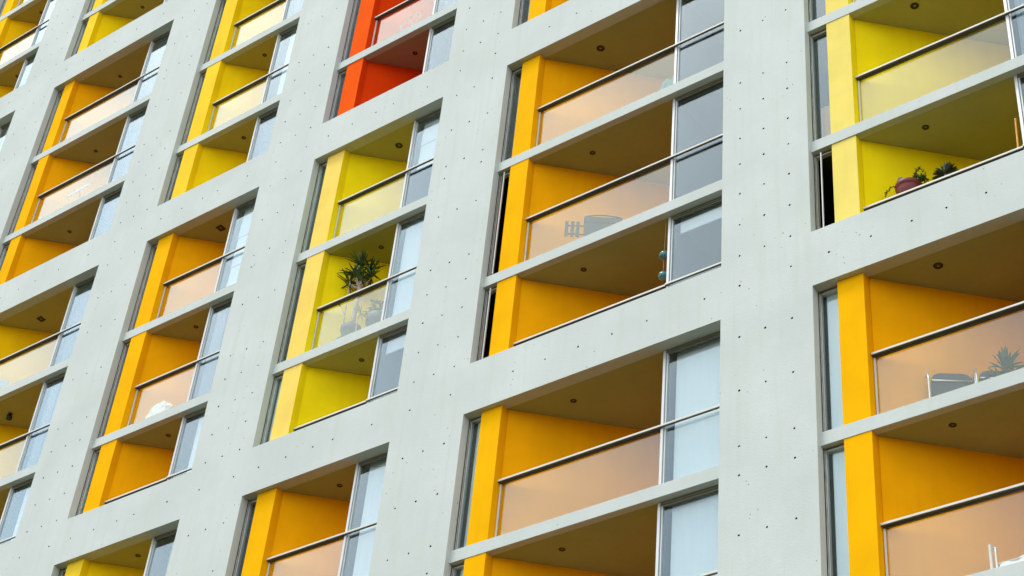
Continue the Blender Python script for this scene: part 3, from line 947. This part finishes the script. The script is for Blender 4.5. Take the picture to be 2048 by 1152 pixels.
# yucca on the middle yellow balcony of the centre column (floor z = -5.76)
def yucca():
    rnd = random.Random(11)
    x, y, zf = -3.82, 0.52, -5.748
    R = empty("yucca_plant", (x, y, zf))
    tag(R, "tall branching yucca with spiky green heads rising above the handrail on the yellow balcony", "plant")
    pot(R, (0, 0, 0), 0.21, 0.60, POTG)
    t = MB()
    t.tube([(0, 0, .52), (.015, 0, .9), (.03, -.01, 1.3), (.04, 0, 1.62), (.03, -.01, 1.72)], [.062, .05, .043, .046, .040], BARK, 10)
    heads = [((-.16, -.05, 2.10), .21), ((.02, -.05, 2.22), .2), ((.22, .02, 2.06), .2), ((-.02, -.1, 1.92), .18), ((.28, .05, 1.86), .2), ((-.30, 0, 1.90), .2), ((.12, -.08, 1.78), .15)]
    for (hx, hy, hz), _ in heads:
        t.tube([(.035, -.005, 1.62), (.035 + (hx - .035) * .45, hy * .4, 1.62 + (hz - 1.62) * .40), (hx, hy, hz)], [.034, .024, .020], BARK, 8)
    t.build("trunk", R, True)
    l = MB()
    for (hx, hy, hz), L in heads:
        tuft(l, (hx, hy, hz), (hx * .4, hy, 1), 21, L * 1.95, .026, .2, LEAF, rnd)
        for _ in range(5):   # drooping dead skirt
            th = rnd.uniform(0, 6.28)
            blade(l, (hx, hy, hz - .03), (math.cos(th), math.sin(th), -.5), L * 1.0, .014, .5, LEAF_DK)
    l.build("foliage", R)
    # thin second stem
    R2 = empty("small_yucca_plant", (-4.0, 0.42, zf))
    tag(R2, "thin bare-stemmed young yucca left of the tall yucca, behind the glass panel", "plant")
    t = MB(); t.tube([(.05, 0, .25), (.03, 0, .9), (.0, 0, 1.5), (-.01, 0, 1.86)], [.016, .014, .012, .008], BARK, 8)
    t.tube([(.03, 0, .9), (-.08, .02, 1.12), (-.15, .02, 1.22)], [.012, .009, .006], BARK, 6)
    t.build("stem", R2, True)
    pot(R2, (.05, 0, 0), 0.10, 0.28, POTG)
    l = MB(); tuft(l, (-.01, 0, 1.70), (0, 0, 1), 6, .16, .012, .2, LEAF, rnd)
    tuft(l, (-.15, .02, 1.22), (-.3, 0, 1), 7, .14, .01, .2, LEAF, rnd)
    l.build("foliage", R2)
    R3 = empty("potted_shrub", (-3.34, 0.78, zf))
    tag(R3, "bushy shrub in a wide dark pot right of the yucca, seen through the glass panel", "plant")
    pot(R3, (0, 0, 0), 0.26, 0.84, POTG)
    l = MB()
    for i in range(170):
        th = rnd.uniform(0, 6.28); ph = rnd.uniform(-.2, 1.4); rr = rnd.uniform(.05, .30)
        p = (rr * math.cos(th) * math.cos(ph), rr * math.sin(th) * math.cos(ph), .95 + rr * math.sin(ph) * 1.2)
        blade(l, p, (math.cos(th), math.sin(th), rnd.uniform(-.3, 1)), .11, .018, .3, LEAF2, 3)
    l.build("foliage", R3)
    R4 = empty("dracaena_plant", (-3.55, 0.42, zf))
    tag(R4, "slender spiky dracaena between the tall yucca and the wide pot", "plant")
    t = MB(); t.tube([(0, 0, .2), (-.02, 0, .5), (.02, 0, .8)], [.018, .015, .012], BARK, 8); t.build("stem", R4, True)
    pot(R4, (0, 0, 0), 0.10, 0.24, POTG)
    l = MB(); tuft(l, (.02, 0, .80), (0, 0, 1), 20, .24, .012, .35, LEAF2, rnd); l.build("foliage", R4)
yucca()

# pale-yellow balcony, bottom of its stack, right edge column (floor z = -8.76)
def yellow_corner():
    rnd = random.Random(5)
    zf = -8.748
    # plant shelf the pots stand on
    S = empty("plant_stand", (8.75, 0.52, zf))
    tag(S, "dark metal plant stand hidden behind the parapet under the terracotta pot", "stand")
    a = MB(); a.box(-.42, .62, -.16, .20, 1.22, 1.25, DKMETAL, .004); a.build("shelf", S)
    for sx in (-.38, .58):
        for sy in (-.13, .17):
            l = MB(); l.tube([(sx, sy, 0), (sx, sy, 1.22)], .012, DKMETAL, 8); l.build("leg", S)
    R = empty("potted_succulent", (8.52, 0.50, zf + 1.251))
    R.scale = (1.12, 1.12, 1.12)
    tag(R, "red terracotta pot of trailing green succulent on the pale yellow balcony by the handrail", "plant")
    p = MB()
    p.lathe([(0, 0), (.11, 0), (.13, .01), (.175, .18), (.175, .20), (.19, .205), (.19, .27), (.183, .28), (.165, .275), (.16, .24)], (0, 0, 0), TERRA, 32)
    p.build("pot", R, True)
    s = MB(); s.lathe([(0, .25), (.162, .25)], (0, 0, 0), SOIL, 20); s.build("soil", R)
    l = MB()
    def sprig(path, n, L):
        pts = [Vector(q) for q in path]
        l.tube(pts, .005, LEAF2, 5)
        for i in range(n):
            t = i / max(1, n - 1) * (len(pts) - 1.001)
            k = int(t); q = pts[k].lerp(pts[k + 1], t - k)
            for _ in range(3):
                d = Vector((rnd.uniform(-1, 1), rnd.uniform(-1, 1), rnd.uniform(-.3, 1)))
                blade(l, q, d, L * rnd.uniform(.6, 1.2), .009, .2, LEAF if rnd.random() < .6 else LEAF2, 3)
    sprig([(.02, 0, .25), (.08, 0, .40), (.16, 0, .52), (.20, .0, .53)], 14, .05)
    sprig([(.06, 0, .25), (.11, -.02, .40), (.14, 0, .46)], 12, .05)
    sprig([(-.12, -.05, .26), (-.22, -.08, .30), (-.29, -.08, .24), (-.32, -.08, .16)], 12, .045)
    for k in range(11):
        a_ = rnd.uniform(-.4, 1.4); r1 = rnd.uniform(.10, .22)
        sprig([(.07, 0, .25), (.07 + r1 * .6, rnd.uniform(-.08, .1), .27 + .08 * rnd.random()), (.08 + r1, rnd.uniform(-.1, .12), .22 + .16 * rnd.random())], 9, .05)
    l.build("foliage", R)
    c = MB()
    cm = Matrix.Rotation(0.5, 4, 'Y')
    vs = [cm @ Vector(q) for q in ((-.055, 0, 0), (.055, 0, 0), (.055, 0, .13), (-.055, 0, .13), (-.055, .004, 0), (.055, .004, 0), (.055, .004, .13), (-.055, .004, .13))]
    vs = [v + Vector((-.11, -.09, .28)) for v in vs]
    c.raw(vs, [(0, 1, 2, 3), (7, 6, 5, 4), (0, 4, 5, 1), (1, 5, 6, 2), (2, 6, 7, 3), (3, 7, 4, 0)], CARD)
    vs = [cm @ Vector(q) + Vector((-.11, -.0915, .28)) for q in ((-.02, 0, .05), (.03, 0, .05), (.025, 0, .09), (-.02, 0, .085))]
    c.face(vs, INK)
    c.build("plant_tag", R)
    F = empty("dried_palm_fan", (9.12, 0.60, zf + 1.251))
    tag(F, "dark rounded dried palm fan right of the terracotta pot", "dried plant")
    f = MB()
    for i in range(64):
        a_ = math.radians(-30 + 240 * i / 63)
        d = Vector((math.cos(a_), rnd.uniform(-.35, .35), math.sin(a_)))
        blade(f, (0, 0, .36), d, rnd.uniform(.215, .245), .030, .05, LEAF_DK if i % 3 else LEAF, 5)
    f.tube([(0, 0, .0), (0, 0, .36)], .012, BARK, 6)
    f.build("fan_leaf", F)
    B = MB()
    z = 0.0; pts = []; rs = []
    bx0, bz0, bx1, bz1 = 10.40, zf, 10.455, -6.80
    N = 12
    for i in range(N):
        t0 = i / N; t1 = (i + 1) / N
        for t, r in ((t0 + .004, .019), (t0 + .012, .0165), (t1 - .012, .0165), (t1 - .002, .019)):
            pts.append((bx0 + (bx1 - bx0) * t, .36, bz0 + (bz1 - bz0) * t)); rs.append(r)
    B.tube(pts, rs, BAMBOO, 10)
    o = B.build("bamboo_pole", None, True)
    tag(o, "orange bamboo pole leaning upright beside the window frame of the pale yellow balcony", "pole")
yellow_corner()

# barbecue on the middle orange balcony of the wide column (floor z = -5.76)
def barbecue():
    zf = -5.748
    R = empty("barbecue_grill", (2.19, 0.78, zf))
    R.rotation_euler = (0, 0, math.radians(36))
    tag(R, "dark barbecue grill with curved lid handle and slatted side shelf behind glass", "grill")
    b = MB(); b.box(-.32, .36, -.18, .22, .40, .749, GRILLM, .02); b.build("firebox", R)
    l = MB()
    prof = [(-.18, .75), (-.18, .85), (-.15, .905), (-.08, .94), (.02, .95), (.12, .94), (.19, .905), (.22, .85), (.22, .75)]
    n = len(prof)
    V = [(-.34, y, z) for y, z in prof] + [(.38, y, z) for y, z in prof]
    l.raw(V, [(i, i + 1, n + i + 1, n + i) for i in range(n - 1)] + [tuple(range(n)), tuple(range(n, 2 * n))[::-1]], GRILLM)
    l.build("lid", R)
    h = MB()
    pts = [(-.30 + .06 * i, -.06, .985 + .045 * math.sin(math.pi * i / 11)) for i in range(12)]
    h.tube(pts, .013, GRILLM, 8); h.tube([(-.2, -.06, .93), (-.2, -.06, 1.0)], .010, GRILLM, 8); h.tube([(.26, -.06, .93), (.26, -.06, 1.0)], .010, GRILLM, 8)
    h.build("handle", R, True)
    s = MB()
    for i, x in enumerate((-.69, -.58, -.48)):
        s.box(x, x + .065, -.11, -.09, .42, .80, WOODD, .003)
    s.box(-.68, -.325, -.085, -.07, .70, .73, WOODD); s.box(-.68, -.325, -.085, -.07, .49, .52, WOODD)
    s.build("side_shelf", R)
    for sx in (-.28, .32):
        for sy in (-.14, .18):
            g_ = MB(); g_.box(sx - .02, sx + .02, sy - .02, sy + .02, 0, .399, GRILLM, .004); g_.build("leg", R)
barbecue()

# teal glazed balls on a cord, hanging beside the window
def balls():
    R = empty("hanging_ball_chain", (3.955, 0.30, -6.002))
    tag(R, "two teal glazed balls hanging on a cord beside the white window frame", "ornament")
    for z in (-.80, -1.27):
        b = MB()
        N = 12
        prof = [(.085 * math.sin(math.pi * i / N) + .0002, -.085 * math.cos(math.pi * i / N)) for i in range(N + 1)]
        b.lathe(prof, (0, 0, z), TEAL, 20)
        b.build("ball", R, True)
        nt_ = MB()
        for k in range(6):
            a = math.pi * k / 6
            nt_.tube([(.087 * math.sin(t) * math.cos(a), .087 * math.sin(t) * math.sin(a), z - .087 * math.cos(t)) for t in [2 * math.pi * q / 20 for q in range(21)]], .0022, ROPE, 4)
        nt_.build("netting", R)
    c = MB(); c.tube([(.02, 0, 0), (0, 0, -.715)], .004, ROPE, 6); c.tube([(0, 0, -.885), (0, 0, -1.185)], .004, ROPE, 6)
    c.build("cord", R)
balls()

# armchairs and plant on the upper orange balcony, right edge column (floor z = -11.76)
def chair(name, x, y, label):
    R = empty(name, (x, y, -11.748))
    R.rotation_euler = (0, 0, math.radians(33)); R.scale = (1.18, 1.18, 1.15)
    tag(R, label, "armchair", "woven armchairs on the orange balcony")
    s = MB(); s.box(-.24, .24, -.24, .22, .40, .44, WICK, .015); s.build("seat", R)
    b = MB()
    V = []; F = []
    prof = [(-.26, .30), (-.26, .66), (-.245, .72), (-.21, .765), (-.15, .79), (.15, .79), (.21, .765), (.245, .72), (.26, .66), (.26, .30)]
    n = len(prof)
    V = [(px, -.26, pz) for px, pz in prof] + [(px, -.235, pz) for px, pz in prof]
    b.raw(V, [tuple(range(n)), tuple(range(n, 2 * n))[::-1]] + [(i, n + i, n + (i + 1) % n, (i + 1) % n) for i in range(n)], WICK)
    b.build("backrest", R)
    cr = MB(); cr.tube([(-.25, -.275, .66), (.25, -.275, .66)], .011, STEEL, 8); cr.build("back_bar", R, True)
    for sx in (-1, 1):
        a = MB()
        a.tube([(sx * .29, -.28, 0), (sx * .29, -.28, .70), (sx * .29, -.24, .82), (sx * .285, -.12, .86), (sx * .285, .12, .70), (sx * .285, .22, .64), (sx * .285, .26, .58), (sx * .285, .27, 0)], .014, STEEL, 8)
        a.build("arm_frame", R, True)
    return R
chair("woven_armchair", 8.63, 1.13, "woven dark armchair with steel arm frames, left of the two behind the glass")
chair("woven_armchair", 9.26, 1.42, "woven dark armchair partly hidden beside the leafy plant, nearer the right edge")
def plantE():
    rnd = random.Random(21)
    R = empty("leafy_potted_plant", (9.66, .80, -11.748))
    tag(R, "long-leaved potted plant behind glass beside the woven chairs at the right edge", "plant")
    pot(R, (0, 0, 0), .17, .34, POTG)
    l = MB()
    t = MB(); t.tube([(0, 0, .3), (.01, 0, .45), (0, 0, .62)], [.02, .016, .012], BARK, 8); t.build("stem", R, True)
    tuft(l, (0, 0, .62), (0, 0, 1), 26, .44, .034, .45, LEAF2, rnd, .9)
    tuft(l, (.12, 0, .52), (.1, 0, 1), 16, .34, .026, .7, LEAF2, rnd, 1.2)
    tuft(l, (-.1, 0, .48), (-.3, 0, 1), 10, .30, .026, .7, LEAF, rnd, 1.2)
    l.build("foliage", R)
plantE()

# lower orange balcony, right edge column (floor z = -14.76): cloth over a drying rack, bracket lamp
def lowerE():
    R = empty("drying_rack", (9.47, 1.12, -14.748))
    tag(R, "drying rack at the lower right corner carrying white laundry", "rack")
    f = MB()
    for sy in (-.2, .2):
        f.tube([(-.28, sy, 0), (-.28, -sy, .56)], .010, WHITEM, 6); f.tube([(.6, sy, 0), (.6, -sy, .56)], .010, WHITEM, 6)
        f.tube([(-.28, sy, .56), (.6, sy, .56)], .010, WHITEM, 6)
    f.build("rack_frame", R)
    c = MB()
    N = 30
    V = []; F = []
    for i in range(N + 1):
        x = -.25 + .85 * i / N
        for k, (yy, zz) in enumerate(((-.225, .25), (-.215, .43), (-.20, .578), (0, .562), (.20, .578), (.215, .43), (.225, .25))):
            V.append((9.47 + x, 1.12 + yy + .012 * math.sin(x * 22 + k), -14.748 + zz + (.018 * math.sin(x * 9) if k in (2, 3, 4) else 0)))
    for i in range(N):
        for k in range(6):
            F.append((i * 7 + k, (i + 1) * 7 + k, (i + 1) * 7 + k + 1, i * 7 + k + 1))
    c.raw(V, F, WHITEC)
    tag(c.build("white_sheet", None, True), "white sheet draped over the rack at the lower right corner", "laundry")
    L = empty("folding_deck_chair", (9.12, 1.02, -14.748))
    tag(L, "grey folded chair leaning upright left of the white sheet, lower right balcony", "folding chair")
    a = MB()
    a.box(-.075, -.035, -.02, .02, 0, .95, WHITEM, .006); a.build("side_frame", L)
    a = MB(); a.box(.0, .03, .0, .03, 0, .90, STEEL, .005); a.build("side_frame", L)
    a = MB(); a.box(-.034, .0, -.01, .01, .86, .91, BLUEC, .003); a.box(-.034, .0, -.01, .01, .30, .36, BLUEC, .003); a.build("crossbar", L)
lowerE()

# round table seen as a pale disc (leftmost full column, middle orange balcony, floor z = 3.24)
T = empty("round_garden_table", (-15.35, .80, 3.252))
tag(T, "round blue-grey garden table tilted behind the glass panel of the left orange stack", "table")
a = MB(); 
tm = Matrix.Rotation(math.radians(62), 4, 'X')
N = 28
V = []
for zz in (0, .02):
    for k in range(N):
        th = 2 * math.pi * k / N
        V.append(tm @ Vector((.40 * math.cos(th), .40 * math.sin(th), zz)) + Vector((0, -.30, 1.02 - .05)))
a.raw(V, [tuple(range(N))[::-1], tuple(range(N, 2 * N))] + [(k, (k + 1) % N, N + (k + 1) % N, N + k) for k in range(N)], BLUEC)
a.build("table_top", T)
a = MB(); a.tube([(0, -.28, .95), (0, .1, .02)], .018, STEEL, 8); a.tube([(-.25, .1, .015), (.25, .1, .015)], .015, STEEL, 6); a.build("pedestal", T)

# wire hoop chair on the upper red balcony (floor z = 3.24)
T = empty("wire_hoop_chair", (-3.80, .62, 3.252))
tag(T, "thin wire hoop-backed chair behind the pink-tinted glass of the red balcony", "chair")
a = MB()
a.tube([(.30 * math.cos(t), .0 + .06 * math.sin(t), .98 + .30 * math.sin(t)) for t in [2 * math.pi * q / 28 for q in range(29)]], .011, BLUEC, 6)
a.build("hoop_back", T, True)
a = MB()
for k in range(3):
    an = math.radians(60 + 60 * k)
    a.tube([(-.3 * math.cos(an), 0, .98 - .3 * math.sin(an)), (.3 * math.cos(an), .03, .98 + .3 * math.sin(an))], .005, BLUEC, 5)
a.build("spokes", T)
a = MB(); a.lathe([(0, .44), (.26, .44), (.27, .455), (.26, .47), (0, .47)], (0, .26, 0), BLUEC, 24); a.build("seat", T, True)
for sx, sy in ((-.2, .06), (.2, .06), (-.2, .46), (.2, .46)):
    a = MB(); a.tube([(sx, sy, .44), (sx * 1.15, sy, 0)], .010, BLUEC, 6); a.build("leg", T)

# covered chair, white crumpled cover (second column, middle orange balcony, floor z=-5.76)
def heap(name, c, sx, sy, sz, mat, label, cat, seed):
    rnd = random.Random(seed)
    mb = MB()
    NU, NV = 26, 10
    V = []; F = []
    for j in range(NV + 1):
        ph = (math.pi / 2) * j / NV
        for i in range(NU):
            th = 2 * math.pi * i / NU
            k = 1 + .10 * math.sin(3 * th + seed) + .07 * math.sin(7 * th + 2 * j) + rnd.uniform(-.03, .03)
            r = math.cos(ph) ** .6 * k
            V.append((c[0] + sx * r * math.cos(th), c[1] + sy * r * math.sin(th), c[2] + sz * math.sin(ph) ** .8 * (1 + .06 * math.sin(5 * th))))
    for j in range(NV):
        for i in range(NU):
            F.append((j * NU + i, j * NU + (i + 1) % NU, (j + 1) * NU + (i + 1) % NU, (j + 1) * NU + i))
    F.append(tuple(range(NU))[::-1])
    mb.raw(V, F, mat)
    o = mb.build(name, None, False)
    tag(o, label, cat)
heap("covered_chair", (-9.40, .58, -5.748), .40, .25, .70, WHITEC, "crumpled white dust cover heaped behind glass, orange balcony left of centre", "covered furniture", 4)
heap("shrub_heap", (3.84, .55, -2.748), .28, .20, .66, TEALC, "teal rounded bush behind glass beside the window frame, wide column", "plant", 9)
# blue towel on a small rack (leftmost full column, golden balcony)
T = empty("folding_rack", (-15.75, .42, -2.748))
tag(T, "small folding rack carrying a pale blue towel behind glass at the left edge", "rack")
a = MB(); a.tube([(-.35, 0, 0), (-.35, 0, .78)], .01, WHITEM, 6); a.tube([(.25, 0, 0), (.25, 0, .5)], .01, WHITEM, 6); a.tube([(-.35, 0, .78), (.25, 0, .5)], .01, WHITEM, 6)
a.build("rack_frame", T)
a = MB()
V = [(-16.08, .40, -1.96), (-15.52, .40, -2.22), (-15.60, .40, -2.40), (-16.05, .40, -2.25)]
V += [(x, .407, z) for x, y, z in V]
a.raw(V, [(0, 1, 2, 3), (7, 6, 5, 4), (0, 4, 5, 1), (1, 5, 6, 2), (2, 6, 7, 3), (3, 7, 4, 0)], BLUEC)
tag(a.build("blue_towel"), "pale blue towel hanging behind glass on the golden balcony, left edge", "towel")
